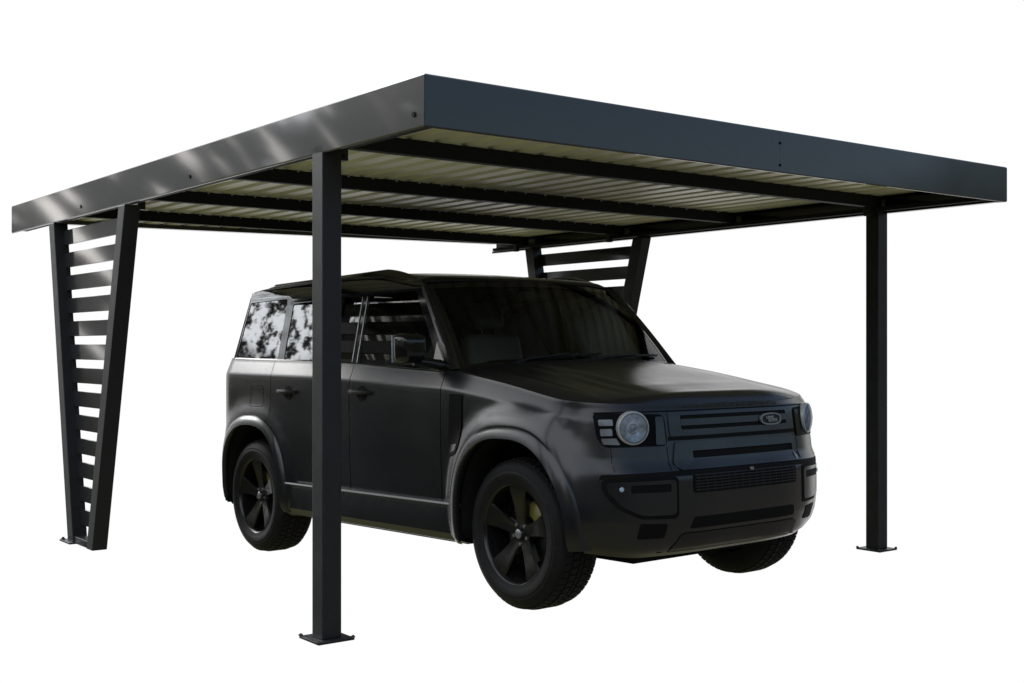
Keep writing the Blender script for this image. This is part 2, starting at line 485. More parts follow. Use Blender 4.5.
# headlights
for sd in (-1, 1):
    out_ = rpoly([(-.868, 1.066), (-.522, 1.050), (-.520, .888), (-.835, .888), (-.862, .94)], .03)
    f = (lambda p: p) if sd < 0 else mir
    hl = nose_plate('headlight', M_VENT, car, f(out_), .004, .03, cut=.03)
    def q(y, z, o): return Vector(nose(y*(1 if sd < 0 else -1), z, o))
    c = q(-.700, .985, .0); n = (q(-.700, .985, .05) - c).normalized()
    n = (n*.85 + Vector((1, 0, 0))*.15).normalized()
    R = Matrix.Translation(c + n*.007) @ n.to_track_quat('-Y', 'Z').to_matrix().to_4x4()
    m = MB(); m.lathe([(.072, -.004), (.074, -.012), (.080, -.015), (.086, -.012), (.088, -.004), (.088, .02)], 48, R); m.build('light_ring', M_RING, hl, smooth=40)
    m = MB(); m.lathe([(.0, -.004), (.018, -.0045), (.022, -.009), (.028, -.009), (.032, -.004), (.048, -.007), (.073, -.011)], 40, R); m.build('reflector', M_REFL, hl, smooth=40)
    m = MB(); m.lathe([(0, -.014), (.008, -.0135), (.014, -.011), (.017, -.008)], 30, R @ Matrix.Translation((.0, .004, .0))); m.build('projector_lens', M_LENS, hl, smooth=60)
    m = MB(); m.lathe([(.0, -.030), (.04, -.027), (.07, -.020), (.088, -.010)], 48, R); m.build('lens', M_LENS, hl, smooth=60)
    for y0, y1, z0, z1 in ((-.850, -.790, 1.000, 1.032), (-.846, -.796, .948, .984)):
        pts = [(y0, z0), (y1, z0), (y1, z1), (y0, z1)]
        nose_plate('daylight_lamp', M_DRL, hl, f(rpoly(pts, .006)), .010, .01, cut=.03)
    nose_plate('turn_lamp', M_DRL2, hl, f(rpoly([(-.838, .905), (-.765, .900), (-.78, .935), (-.845, .935)], .006)), .007, .006, cut=.03)
    nose_plate('sensor_window', M_GLOSS, hl, f(rpoly([(-.585, .895), (-.53, .895), (-.53, 1.04), (-.575, 1.04)], .01)), .008, .006)

# grille panel and slots
gr = nose_plate('grille', M_PAINT, car, rpoly([(-.50, .935), (-.50, 1.060), (.50, 1.060), (.50, .935)], .012), .006, .03, holes=[rpoly([(-.425, .967), (-.425, 1.042), (.425, 1.042), (.425, .967)], .008)])
nose_plate('slot', M_VOID, gr, [(-.425, .967), (-.425, 1.042), (.425, 1.042), (.425, .967)], .002, .006)
nose_plate('grille_bar', M_PAINT, gr, rpoly([(-.424, .988), (-.424, 1.022), (.424, 1.022), (.424, .988)], .004), .007, .02)
nose_plate('slot', M_VOID, gr, [(-.51, .913), (-.51, .933), (.51, .933), (.51, .913)], .003, .006)
def ov(a, b): return [(.268+a*math.copysign(abs(math.cos(k*PI/20))**.75, math.cos(k*PI/20)), .998+b*math.copysign(abs(math.sin(k*PI/20))**.75, math.sin(k*PI/20))) for k in range(40)]
bz = nose_plate('badge', M_BADGE2, gr, ov(.088, .033), .020, .012,
     holes=[ov(.079, .026)])
nose_plate('badge_field', M_DARK, bz, ov(.082, .029), .016, .006)
def lettering(name, txt, size, m_, parent, place, depth=.0015):
    cu = bpy.data.curves.new(name, 'FONT'); cu.body = txt; cu.size = size; cu.align_x = 'CENTER'; cu.align_y = 'CENTER'; cu.extrude = depth; cu.space_character = place[3] if len(place) > 3 else 1
    tmp = bpy.data.objects.new(name, cu); COL.objects.link(tmp)
    me = bpy.data.meshes.new_from_object(tmp.evaluated_get(bpy.context.evaluated_depsgraph_get()))
    bpy.data.objects.remove(tmp); me.materials.clear(); me.materials.append(m_)
    o = bpy.data.objects.new(name, me); COL.objects.link(o); o.parent = parent
    c, nrm, upv = Vector(place[0]), Vector(place[1]).normalized(), Vector(place[2])
    xax = upv.cross(nrm).normalized(); upv = nrm.cross(xax)
    o.matrix_local = Matrix.Translation(c) @ Matrix((xax, upv, nrm)).transposed().to_4x4()
    return o
for txt, dz, dy in (('LAND', .0075, -.012), ('ROVER', -.0095, .010)):
    c = nose(.268+dy, .998+dz, .020); lettering('lettering', txt, .025, M_BADGE, bz, (c, (1, .10, .05), (0, 0, 1), 1.1))
# the hood front lip carries its name in spaced dark capitals
for k, ch in enumerate('DEFENDER'):
    y = (-3.5+k)*.105; c0 = Vector(nose(y, 1.0805, .0)); c1 = Vector(nose(y, 1.0805, .05)); n = (c1-c0).normalized()
    lettering('lettering', ch, .030, M_LETTER, hood, (c0+n*.0015, n+Vector((0, 0, .25)), (0, 0, 1)), .001)
m = MB()
pts = [nose(y, 1.066, .001) for y in [-.86+1.72*k/60 for k in range(61)]]
m.tube(pts, .0035, 6); m.build('shut_line', M_VOID, hood)

# bumper: painted upper band with a slot, dark lower part
bp_ = rpoly([(-.475, .762), (-.50, .80), (-.475, .905), (.475, .905), (.50, .80), (.475, .762)], .02)
bum = nose_plate('bumper', M_PAINT, car, bp_, .009, .04, holes=[rpoly([(-.372, .818), (-.372, .856), (.448, .856), (.448, .818)], .008)])
nose_plate('slot', M_VOID, bum, [(-.372, .818), (-.372, .856), (.448, .856), (.448, .818)], .003, .006)
nose_plate('gap', M_VOID, bum, rpoly([(-.875, .728), (-.865, .752), (-.40, .760), (.40, .760), (.865, .752), (.875, .728), (.40, .735), (-.40, .735)], .006), .004, .006, cut=.04)
ia = nose_plate('air_intake', M_VOID, bum, rpoly([(-.408, .640), (-.408, .738), (.425, .738), (.425, .640)], .02), .004, .006)
for k in range(6):
    z = .652+.0155*k; nose_plate('mesh_bar', M_DARK, ia, [(-.40, z), (-.40, z+.006), (.417, z+.006), (.417, z)], .009, .006)
for k in range(15):
    y = -.38+.055*k; nose_plate('mesh_bar', M_DARK, ia, [(y, .645), (y, .735), (y+.005, .735), (y+.005, .645)], .0075, .004)
m = MB(); cc = Vector(nose(.02, .742, .018)); m.box(tuple(cc-Vector((.008,.011,.009))), tuple(cc+Vector((.008,.011,.009))), bev=.004); m.build('camera_eye', M_BADGE2, bum, smooth=30)
for sd in (-1, 1):
    f = (lambda p: p) if sd < 0 else mir
    oc = [(-.868, .728), (-.50, .733), (-.50, .515), (-.70, .520), (-.80, .575), (-.862, .66)]
    ic = [(-.848, .712), (-.515, .716), (-.515, .535), (-.695, .538), (-.785, .588), (-.842, .665)]
    fr = nose_plate('fog_lamp_recess', M_VOID, bum, f(rpoly(oc, .03)), .0035, .006, cut=.04)
    nose_plate('recess_panel', M_PAINT, fr, f(rpoly(ic, .028)), .007, .008, cut=.04, holes=[f(rpoly([(-.745, .655), (-.745, .695), (-.545, .695), (-.545, .655)], .01))])
    c = Vector(nose(-.785 if sd < 0 else .785, .676, .004)); n = (Vector(nose(-.785 if sd < 0 else .785, .676, .05))-c).normalized()
    m = MB(); R = Matrix.Translation(c) @ n.to_track_quat('-Y', 'Z').to_matrix().to_4x4()
    m.lathe([(0, -.009), (.009, -.008), (.0125, -.004), (.0135, .006)], 24, R); m.build('fog_lamp', M_FOG, fr, smooth=40)
    nose_plate('tow_cover', M_VOID, bum, f(rpoly([(-.70, .415), (-.70, .497), (-.56, .490), (-.56, .415)], .012)), .003, .005)
nose_plate('lower_vent', M_VOID, bum, rpoly([(-.42, .455), (-.40, .515), (.40, .515), (.42, .455)], .015), .003, .006)
nose_plate('skid_plate', M_DARK, bum, rpoly([(-.50, .325), (-.46, .43), (.46, .43), (.50, .325)], .03), .006, .008)
for sd in (-1, 1):
    f = (lambda p: p) if sd < 0 else mir
    nose_plate('shut_line', M_VOID, bum, f([(-.525, .765), (-.525, .885), (-.5225, .885), (-.5225, .765)]), .0015, .004)
    nose_plate('shut_line', M_VOID, bum, f([(-.81, .765), (-.81, .885), (-.8075, .885), (-.8075, .765)]), .0015, .004)
    for y in (-.67,):
        c = Vector(nose(y*(-sd), .61, .008)); 

# --- flared arch lips, liners and sills
for xc in WHEELS:
    for sd in (-1, 1):
        prof = [(.925, -.02), (.929, .020), (.938, .026), (.99, .021), (1.045, .009), (1.062, .0), (1.068, -.03)]
        P = []
        a0 = math.radians((-6 if sd < 0 else 8) if xc == 0 else -11); a1 = PI + math.radians(11)
        for k in range(61):
            if k < 6: base = (1, -.09-.0*k + .015*k)
            th = a0 + (a1-a0)*k/60
            ct, st = math.cos(th), math.sin(th)
            row = []
            for r, o in prof:
                ex = .8
                if st >= 0: dx = .49*r*math.copysign(abs(ct)**ex, ct); dz = .555*r*abs(st)**ex
                else: dx = .49*r*math.copysign(1, ct); dz = .42*st*1.0
                x = xc+dx; z = .407+dz
                yb = None
                if x <= XS and x >= XRS: yb = S(('s', x), (z-ZB)/(ztop(x)-ZB))[1]
                else:
                    ug = 'f' if x > XS else 'r'; a, b = 0.0, .8
                    t = max(0, (z-ZB)/(ztop(x)-ZB))
                    for _ in range(30):
                        c = (a+b)/2
                        if (S((ug, c), t)[0] < x) == (ug == 'f'): a = c
                        else: b = c
                    yb = S((ug, a), t)[1]
                row.append((x, (yb-o)*-sd if sd > 0 else yb-o, z))
            P.append(row)
        m = MB(); m.grid(P); wa = m.build('wheel_arch', M_PAINT, car, smooth=42)
        m = MB(); P = []
        for k in range(41):
            th = PI*k/40; P.append([(xc+.49*.94*math.copysign(abs(math.cos(th))**.8, math.cos(th)), sd*y, .407+.555*.94*math.sin(th)**.8) for y in (.995, .62)])
        P = ([[(p[0], p[1], .34) for p in P[0]]] if xc else []) + P + [[(p[0], p[1], .34) for p in P[-1]]]
        m.grid(P); m.build('arch_liner', M_VOID, wa, smooth=40, solid=.004)
        m = MB(); m.box((xc-.46, sd*.60-.02, .36), (xc+.46, sd*.60+.02, .95)); m.build('inner_wall', M_VOID, wa)
for sd in (-1, 1):
    m = MB(); P = []
    for x in (-2.57, -.47):
        P.append([(x, sd*y, z) for y, z in ((.90, .300), (.962, .318), (.985, .36), (.990, .50), (.986, .522), (.970, .535))])
    m.grid(P); m.build('sill', M_PAINT, car, smooth=25)
    m = MB()
    m.add(*[( [(-2.57, sd*.970, .536), (-2.57, sd*1.010, .541), (-2.57, sd*1.014, .530), (-2.57, sd*.985, .514), (-.46, sd*.970, .536), (-.46, sd*1.010, .541), (-.46, sd*1.014, .530), (-.46, sd*.985, .514)]),
              [(0,1,5,4),(1,2,6,5),(2,3,7,6),(3,2,1,0),(4,5,6,7)]])
    m.build('side_moulding', M_BADGE_DK, car)
m = MB(); m.box((-3.5, -.62, .27), (.55, .62, .33)); m.box((-2.5, -.90, .295), (-.52, .90, .33)); m.build('underbody', M_VOID, car)
m = MB(); m.box((-3.68, -.55, .33), (.66, .55, .42)); m.box((-2.5, -.93, .33), (-.52, .93, .37)); m.box((-.72, -.88, .40), (-.68, .88, 1.24)); m.build('floor', M_VOID, car)

# fender vent panel, flap and handles
for sd in (-1, 1):
    def sp(x, z, o): 
        y = S(('s', x), (z-ZB)/(ztop(x)-ZB))[1]; return (x, (y-o)*(-1 if sd > 0 else 1), z)
    def side_plate(name, m_, parent, pts, off, thick, cut=.06, holes=()):
        vs, fs = plate(pts, holes, cut); m = MB(); n = len(vs)
        m.v = [sp(x, z, off) for x, z in vs] + [sp(x, z, off-thick) for x, z in vs]; ec = set()
        for f in fs:
            m.f.append(tuple(f)); m.f.append(tuple(n+i for i in f[::-1]))
            for a, b in zip(f, f[1:]+f[:1]): ec.add((a, b))
        for a, b in ec:
            if (b, a) not in ec: m.f.append((b, a, n+a, n+b))
        return m.build(name, m_, parent, smooth=40)
    vp = side_plate('fender_vent', M_VENT, car, rpoly([(-.560, 1.165), (-.438, 1.160), (-.448, .86), (-.478, .825), (-.575, .80)], .012), .006, .012)
    side_plate('vent_trim', M_PAINT, vp, rpoly([(-.552, .872), (-.472, .882), (-.478, .845), (-.56, .822)], .008), .009, .004)
    for key, hx_ in (('door_front', -1.515), ('door_rear', -2.485)):
        dr = doors[(key, -1 if sd > 0 else 1)] if False else doors[(key, 1 if sd < 0 else -1)]
        hd = side_plate('handle_recess', M_VOID, dr, [(hx_+.060*math.cos(a*PI/14), 1.160+.050*math.sin(a*PI/14)) for a in range(28)], .0022, .004, cut=.03)
        m = MB(); a = Vector(sp(hx_-.105, 1.172, .03)); b = Vector(sp(hx_+.085, 1.166, .03))
        m.tube([sp(hx_-.11, 1.172, -.004), sp(hx_-.10, 1.172, .026), sp(hx_-.05, 1.171, .036), sp(hx_+.04, 1.168, .036), sp(hx_+.075, 1.167, .026), sp(hx_+.085, 1.167, -.004)], [.014, .016, .017, .017, .016, .014], 10)
        m.build('handle', M_DARK, dr, smooth=60)
    if sd < 0:
        fl = rpoly([(-3.06, 1.06), (-3.06, 1.21), (-2.86, 1.21), (-2.86, 1.06)], .015); inn = rpoly([(-3.056, 1.064), (-3.056, 1.206), (-2.864, 1.206), (-2.864, 1.064)], .013)
        side_plate('fuel_flap', M_VOID, car, fl, .0012, .003, holes=[inn])

# --- greenhouse -------------------------------------------------------------
ZG = 1.862
def gy(x, z): return .926 - (z-1.33)*.212
XA0, XA1 = -.595, -1.075          # side foot and head of the front pillar
def ga(z): return XA0 + (XA1-XA0)*(z-1.30)/(ZG-1.30)
def gr_(z): return -3.475 + .10*(z-1.41)/(ZG-1.41)
bot = lambda x: ztop(x) - .004
def win(x0b, x1b, x0t, x1t, zt_, r=.03, lift=.012):
    return rpoly([(x0b, bot(x0b)+lift), (x1b, bot(x1b)+lift), (x1t, zt_), (x0t, zt_)], r)
wins = {'front': win(-.725, -1.650, -1.115, -1.650, 1.795), 'rear': win(-1.745, -2.680, -1.745, -2.680, 1.795), 'quarter': win(-2.775, -3.445, -2.775, -3.365, 1.836)}
outer = [(XA0+.01, bot(-.6)-.03)] + [(x, bot(x)-.03) for x in (-.9, -1.3, -1.8, -2.3, -2.8, -3.2)] + [(-3.47, bot(-3.47)-.03), (gr_(ZG), ZG), (XA1, ZG)]
def gplate(name, m_, parent, pts, holes, sd, off, thick, sm=30):
    vs, fs = plate(pts, holes); m = MB(); n = len(vs)
    m.v = [(x, sd*(gy(x, z)+off), z) for x, z in vs] + [(x, sd*(gy(x, z)+off-thick), z) for x, z in vs]; ec = set()
    for f in fs:
        m.f.append(tuple(f)); m.f.append(tuple(n+i for i in f[::-1]))
        for a, b in zip(f, f[1:]+f[:1]): ec.add((a, b))
    for a, b in ec:
        if (b, a) not in ec: m.f.append((b, a, n+a, n+b))
    return m.build(name, m_, parent, smooth=sm)
for sd in (-1, 1):
    gplate('window_frame', M_GLOSS, car, outer, list(wins.values()), sd, 0, .03)
    for k, w in wins.items():
        vs, fs = plate(w); m = MB(); m.v = [(x, sd*(gy(x, z)-.004), z) for x, z in vs]; m.f = [tuple(f) for f in fs]
        m.build('side_window', M_GLASS_SIDE if k == 'front' else M_PRIV, car)
    m = MB(); m.tube([(x, sd*(gy(x, bot(x))+.004), bot(x)+.002) for x in (-.66, -1.0, -1.5, -2.0, -2.5, -3.0, -3.44)], .010, 8); m.build('window_moulding', M_GLOSS, car, smooth=60)
    # pale strips that paint in the reflections on the middle post trim
    for x in (-1.668, -1.728):
        m = MB(); m.add([(x-.005, sd*(gy(x, z)+.003), z) for z in (bot(x)+.015, 1.795)] + [(x+.005, sd*(gy(x, z)+.003), z) for z in (1.775, bot(x)+.015)], [(0,1,2,3)])
        m.build('post_trim_glint', M_BADGE, car, solid=.002)
# tail corner and back of the cabin
m = MB(); P = []
for k in range(25):
    a = -1 + 2*k/24; row = []
    for z in (1.39, 1.55, 1.70, ZG+.01, 1.915):
        w = min(gy(0, z), .80) if z > 1.89 else gy(0, z); rx = gr_(min(z, ZG+.01))-.012 + (.03 if z > 1.89 else 0); 
        y = math.copysign(1, a)*min(1, abs(a)*1.0)*w
        ay = abs(y)/w; x = rx - .17*(1 - ay**6)
        row.append((x, y, z))
    P.append(row)
m.grid(P); m.build('rear_wall', M_GLOSS, car, smooth=40, solid=.01)
# windscreen
def ws(s, v, off=0):
    xb = -.475 - .125*abs(s)**2.4; xt = -1.035 - .065*abs(s)**2.2
    yb = s*.878; yt = s*.768
    zb = ztop(-.55) + .035 - .02*abs(s)**2; zt_ = 1.872 - .028*abs(s)**2
    bow = .02*math.sin(PI*v)
    return (xb+(xt-xb)*v + bow + off*.75, yb+(yt-yb)*v, zb+(zt_-zb)*v + bow*.6 + off*.66)
m = MB(); m.grid([[ws(-1+2*i/32, j/12) for j in range(13)] for i in range(33)]); m.build('windscreen', M_GLASS, car, smooth=60)
# black print border of the glass
m = MB()
for s0, s1, v0, v1 in ((-1, 1, 0, .045), (-1, 1, .915, 1)):
    m.grid([[ws(s0+(s1-s0)*i/32, v0+(v1-v0)*j/2, .002) for j in range(3)] for i in range(33)])
for s0, s1 in ((-1, -.955), (.955, 1)):
    m.grid([[ws(s0+(s1-s0)*i/2, .045+.87*j/12, .002) for j in range(13)] for i in range(3)])
m.build('glass_border', M_GLOSS, car, smooth=60)
for sd in (-1, 1):      # front pillars: between the glass edge and the side frame
    P = []
    for j in range(15):
        v = j/14; a = Vector(ws(sd, v)); z = a.z
        b = Vector((ga(max(1.27, z)) + .004, sd*(gy(0, z)+.002), z)); mid = (a+b)/2 + Vector((.012, sd*.012, .004))
        P.append([tuple(a+Vector((-.006, -sd*.02, -.004))), tuple(a+Vector((.006, 0, .004))), tuple(mid), tuple(b), tuple(b+Vector((-.035, 0, 0)))])
    m = MB(); m.grid(P); m.build('front_pillar', M_PAINT, car, smooth=40)
# roof
def zedge(x): return stab([(-3.7, 1.885), (-3.45, 1.908), (-3.2, 1.930), (-2.2, 1.938), (-1.5, 1.912), (-1.06, 1.848)], x, .06)
def rz(x, s):
    zc = tab([(-3.75, 1.918), (-3.3, 1.945), (-2.2, 1.965), (-1.5, 1.950), (-1.15, 1.908), (-1.0, 1.868)], x)
    e = abs(s); ze = zedge(x)
    return zc - .02*e**2 - (zc-.02-ze)*max(0, (e-.80)/.20)**2.2
def rw(x): return .835*(1-.0*x)
P = []
for i in range(45):
    row = []
    for k in range(61):
        s = -1+2*k/60
        s = math.copysign(1-(1-abs(s))**1.3, s)
        xf_ = -1.030 - .065*abs(s)**2.2; xr_ = -3.555 + .185*abs(s)**5
        x = xf_ + (xr_-xf_)*i/44
        w = .800
        z = rz(x, s)
        if i == 0: z = min(z, ws(s, 1)[2]+.006)
        row.append((x, s*w, z))
    P.append(row)
m = MB(); m.grid(P); roof = m.build('roof', M_ROOF, car, smooth=60, solid=.008)
for sd in (-1, 1):
    # cantrail between glass and roof skin
    m = MB(); P = []
    for x in [XA1+.01 + (gr_(ZG)-XA1)*k/30 for k in range(31)]:
        P.append([(x, sd*(gy(x, z)+.004+o), z) for z, o in ((1.838 if x < -2.74 else 1.797, 0), (zedge(x)-.03+.022*smooth(-2.86, -3.02, x), .001), (zedge(x)-.010+.008*smooth(-2.86, -3.02, x), -.003+.003*smooth(-2.86, -3.02, x)), (zedge(x)+.003, -.010), (zedge(x)+.006, -.03))])
    m.grid(P); m.build('cantrail', M_PANO, car, smooth=60)
    # added ridge, shaped after the reflection edge on the tall roof side
    P = []
    XR0, XR1 = -1.13, -3.10
    pts = []
    for k in range(41):
        q_ = k/40; x = XR0+(XR1-XR0)*q_
        e = min(1, q_/.20)*smooth(1.0, .975, q_)
        zt_ = zedge(x) + .003 + (1.958-zedge(x))*e
        yy = .766
        P.append([(x, sd*(yy+.046), zedge(x)-.012), (x, sd*(yy+.044), zedge(x)+.006*e), (x, sd*(yy+.018), zt_-.012), (x, sd*(yy+.006), zt_-.001), (x, sd*(yy-.008), zt_), (x, sd*(yy-.030), zt_-.012), (x, sd*(yy-.050), zedge(x)-.004)])
    m = MB(); m.grid(P); m.f += [tuple(range(7)), tuple(40*7+k for k in range(7))[::-1]]
    m.build('roof_side_ridge', M_ROOF, car, smooth=50)
# mirrors
MC_ = {-1: (-.775, -1.105, 1.430), 1: (-.985, 1.005, 1.430)}
for sd in (-1, 1):
    bm = bmesh.new(); bmesh.ops.create_cube(bm, size=1); bmesh.ops.scale(bm, vec=(.125, .195, .195), verts=bm.verts)
    for v in bm.verts:
        if v.co.x > 0: v.co.y *= .86; v.co.z *= .86
        if v.co.z < 0: v.co.y *= .94
    bmesh.ops.bevel(bm, geom=bm.edges[:], offset=.05, segments=6, affect='EDGES', profile=.55)
    bmesh.ops.translate(bm, vec=MC_[sd], verts=bm.verts)
    m = MB(); m.bm(bm); mi = m.build('mirror', M_GLOSS, car, smooth=50)
    m = MB(); m.box((MC_[sd][0]-.071, MC_[sd][1]-.085, 1.35), (MC_[sd][0]-.0635, MC_[sd][1]+.085, 1.51), bev=.003); m.build('mirror_glass', M_REFL, mi, smooth=30)
    m = MB(); m.tube([(-.72, sd*.90, 1.325), (-.735, sd*.96, 1.338), (MC_[sd][0]+.02, MC_[sd][1]*.94, 1.352), (MC_[sd][0]+.005, MC_[sd][1]*.98, 1.36)], [.035, .028, .026, .03], 12); m.build('mirror_arm', M_GLOSS, mi, smooth=60)
    m = MB(); m.add([(-.66, sd*(gy(0, 1.31)+.004), bot(-.66)+.02), (-.80, sd*(gy(0, 1.31)+.004), bot(-.8)+.02), (-.80, sd*(gy(0, 1.48)+.004), 1.47), (-.765, sd*(gy(0, 1.48)+.004), 1.47)], [(0,1,2,3)]); m.build('corner_panel', M_GLOSS, car, solid=.004)
# wipers and cowl
m = MB(); m.grid([[( -.43-.12*abs(s)**2.4+dx, s*.90, hood_z(-.55, s)+dz-.006) for dx, dz in ((.0, -.008), (-.05, .004), (-.12, -.01))] for s in [-1+k/16 for k in range(33)]]); m.build('cowl_panel', M_DARK, car, smooth=40)
for y0, y1 in ((-.50, .16), (.10, .74)):
    m = MB(); pts = []
    for k in range(13):
        y = y0+(y1-y0)*k/12; s = y/.87; p = Vector(ws(s, .045+.05*k/12, .016)); pts.append(p)
    m.tube(pts, .008, 8); wp = m.build('wiper', M_DARK, car, smooth=60)
    m = MB(); a = Vector(ws(y0/.87-.06, .0, .02)); m.tube([a, (pts[3]+a)/2+Vector((.01,0,.014)), pts[7]+Vector((.008,0,.012))], [.014, .010, .007], 8); m.build('wiper_arm', M_DARK, wp, smooth=60)

# --- cabin
m = MB(); P = []
for x, z in ((-.60, 1.22), (-.78, 1.285), (-.95, 1.275), (-1.05, 1.22), (-1.08, 1.05), (-1.02, .75)):
    P.append([(x, y, z) for y in (-.86, -.4, 0, .4, .86)])
m.grid(P); m.build('dashboard', M_INT, car, smooth=40, solid=.01)
m = MB(); R = Matrix.Translation((-1.20, .38, 1.215)) @ Matrix.Rotation(math.radians(-66), 4, 'Y')
m.tube([R @ Vector((.185*math.cos(a*PI/20), .185*math.sin(a*PI/20), 0)) for a in range(40)], .016, 10, closed=True)
for an in (0, 180, 270): m.tube([R @ Vector((.03*math.cos(math.radians(an+90)), .03*math.sin(math.radians(an+90)), -.02)), R @ Vector((.18*math.cos(math.radians(an+90)), .18*math.sin(math.radians(an+90)), 0))], .016, 8)
m.lathe([(0, -.02), (.06, -.01), (.07, .01), (.05, .03)], 24, R @ Matrix.Rotation(PI/2, 4, 'X')); m.build('steering_wheel', M_INT, car, smooth=60)
def seat(x, y, w=.25):
    m = MB()
    m.box((x-.02, y-w, .86), (x+.50, y+w, 1.00), bev=.05)
    R = Matrix.Translation((x, y, .95)) @ Matrix.Rotation(math.radians(-14), 4, 'Y')
    m.box((-.07, -w, 0), (.07, w, .62), R, bev=.055)
    st = m.build('seat', M_SEAT, car, smooth=60)
    m = MB(); m.box((-.05, -.145, .66), (.05, .145, .86), R, bev=.045); m.tube([R @ Vector((0, -.06, .6)), R @ Vector((0, -.06, .7))], .008, 8); m.tube([R @ Vector((0, .06, .6)), R @ Vector((0, .06, .7))], .008, 8)
    m.build('headrest', M_SEAT, st, smooth=60)
for y in (-.38, .38): seat(-1.80, y)
for y in (-.48, 0, .48): seat(-2.72, y, .23)
m = MB(); m.box((-.02-.98, -.11, 1.74), (.02-.98, .11, 1.80), bev=.015); m.tube([(-.98, 0, 1.79), (-1.02, 0, 1.85)], .012, 8); m.build('rear_view_mirror', M_INT, car, smooth=50)

# --- wheels
def make_wheel():
    R0 = .407
    w = MB()     # tyre section: (radius, y) with y=0 the outer face side, negative outwards
    w.lathe([(.262, .01), (.270, -.018), (.285, -.026), (.300, -.029), (.302, -.031), (.330, -.0325), (.332, -.0305), (.350, -.030), (.352, -.0275), (.378, -.018), (.393, .004), (.402, .030), (.407, .07), (.4075, .118), (.407, .166), (.402, .205), (.393, .232), (.378, .252), (.33, .262), (.27, .25)], 96)
    ty = w.build('wheel', M_RUBBER, car, smooth=45)
    tr = MB()    # tread blocks
    n = 60
    for k in range(n):
        a = 2*PI*k/n
        for j, (y0, y1) in enumerate(((.008, .050), (.060, .100), (.108, .128), (.138, .178), (.188, .228))):
            aa = a + (j % 2)*PI/n
            da = PI/n*.78; sk = .012*(1 if j < 2 else -1)
            vs = []
            for yy, rr in ((y0, .396), (y1, .396), (y0, .4125 if 0 < j < 4 else .404), (y1, .4125 if 0 < j < 4 else .4095)):
                if j == 4: rr = {(.188): .4085, (.228): .402}[yy] if rr > .4 else rr
                if j == 0: rr = {(.008): .402, (.050): .4095}[yy] if rr > .4 else rr
                s2 = sk*(yy-y0)/(y1-y0)
                for sg in (-1, 1): vs.append((rr*math.cos(aa+sg*da+s2), yy, rr*math.sin(aa+sg*da+s2)))
            tr.add(vs, [(4,5,7,6), (0,4,6,2), (1,3,7,5), (2,6,7,3), (0,1,5,4)])
    tr.build('tread', M_RUBBER, ty)
    m = MB(); m.lathe([(.255, .20), (.252, .06), (.256, .0), (.262, -.016), (.270, -.022), (.272, -.012), (.268, .01)], 80); m.build('rim', M_RIM, ty, smooth=40)
    m = MB()
    for k in range(5):
        R = Matrix.Rotation(2*PI*k/5 - PI/2, 4, 'Y')
        secs = []
        for r, hw, yf, yb, rid in ((.045, .036, .030, .07, .0), (.10, .036, .020, .065, .0), (.17, .048, .008, .05, .004), (.225, .062, -.004, .045, .006), (.262, .072, -.008, .04, .004)):
            secs.append([(r, yb, -hw*.8), (r, yf+.010, -hw), (r, yf, -hw*.86), (r, yf-rid+.004, -hw*.25), (r, yf-rid+.004, hw*.25), (r, yf, hw*.86), (r, yf+.010, hw), (r, yb, hw*.8)])
        m.grid(secs, R)
    m.build('spoke', M_RIM, ty, smooth=28)
    m = MB(); m.lathe([(0, .008), (.028, .010), (.034, .018), (.036, .03), (.068, .034), (.075, .05), (.075, .08)], 40); m.build('hub', M_RIM, ty, smooth=35)
    m = MB(); m.lathe([(0, .0055), (.020, .006), (.026, .010)], 30); m.build('hub_cap', M_BADGE2, ty, smooth=35)
    for k in range(5):
        a = 2*PI*(k+.5)/5 + PI/2; m = MB(); c = Vector((.056*math.cos(a), .036, .056*math.sin(a))); m.cyl(c, c+Vector((0, -.014, 0)), .0095, 6); m.build('lug_nut', M_BADGE2, ty, smooth=30)
    m = MB(); m.lathe([(.06, .09), (.172, .09), (.172, .115), (.06, .115)], 60); m.build('brake_disc', M_DISC, ty, smooth=30)
    m = MB(); P = []
    for k in range(13):
        a = math.radians(20 + 56*k/12); P.append([(r*math.cos(a), y, r*math.sin(a)) for r, y in ((.095, .085), (.10, .066), (.165, .062), (.182, .072), (.182, .12), (.10, .12))])
    m.grid(P); m.f += [tuple(range(6)), tuple(72+k for k in range(6))[::-1]]; m.build('brake_caliper', M_CALIPER, ty, smooth=40)
    m = MB(); m.lathe([(0, .135), (.25, .135)], 40); m.build('drum_shield', M_VOID, ty)
    return ty
wh = make_wheel()
YW = .957
for i, (xc, sd) in enumerate(((0, -1), (WHEELS[1], -1), (0, 1), (WHEELS[1], 1))):
    Mx = Matrix.Translation((xc, sd*YW, .407)) @ (Matrix.Identity(4) if sd < 0 else Matrix.Rotation(PI, 4, 'Z')) @ Matrix.Rotation(math.radians((3, -4, 10, 0)[i]), 4, 'Y') 
    if i == 0: wh.matrix_local = Mx
    else: dup(wh, car, Mx)
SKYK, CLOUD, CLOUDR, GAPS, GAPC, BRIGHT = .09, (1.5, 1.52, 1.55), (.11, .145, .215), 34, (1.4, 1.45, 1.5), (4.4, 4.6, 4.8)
GROUND0, GROUND1, GROUNDR, SUNE = (.16, .162, .065), (.30, .30, .165), (.20, .185, .16), .6
GROUNDF = (.03, .028, .02)
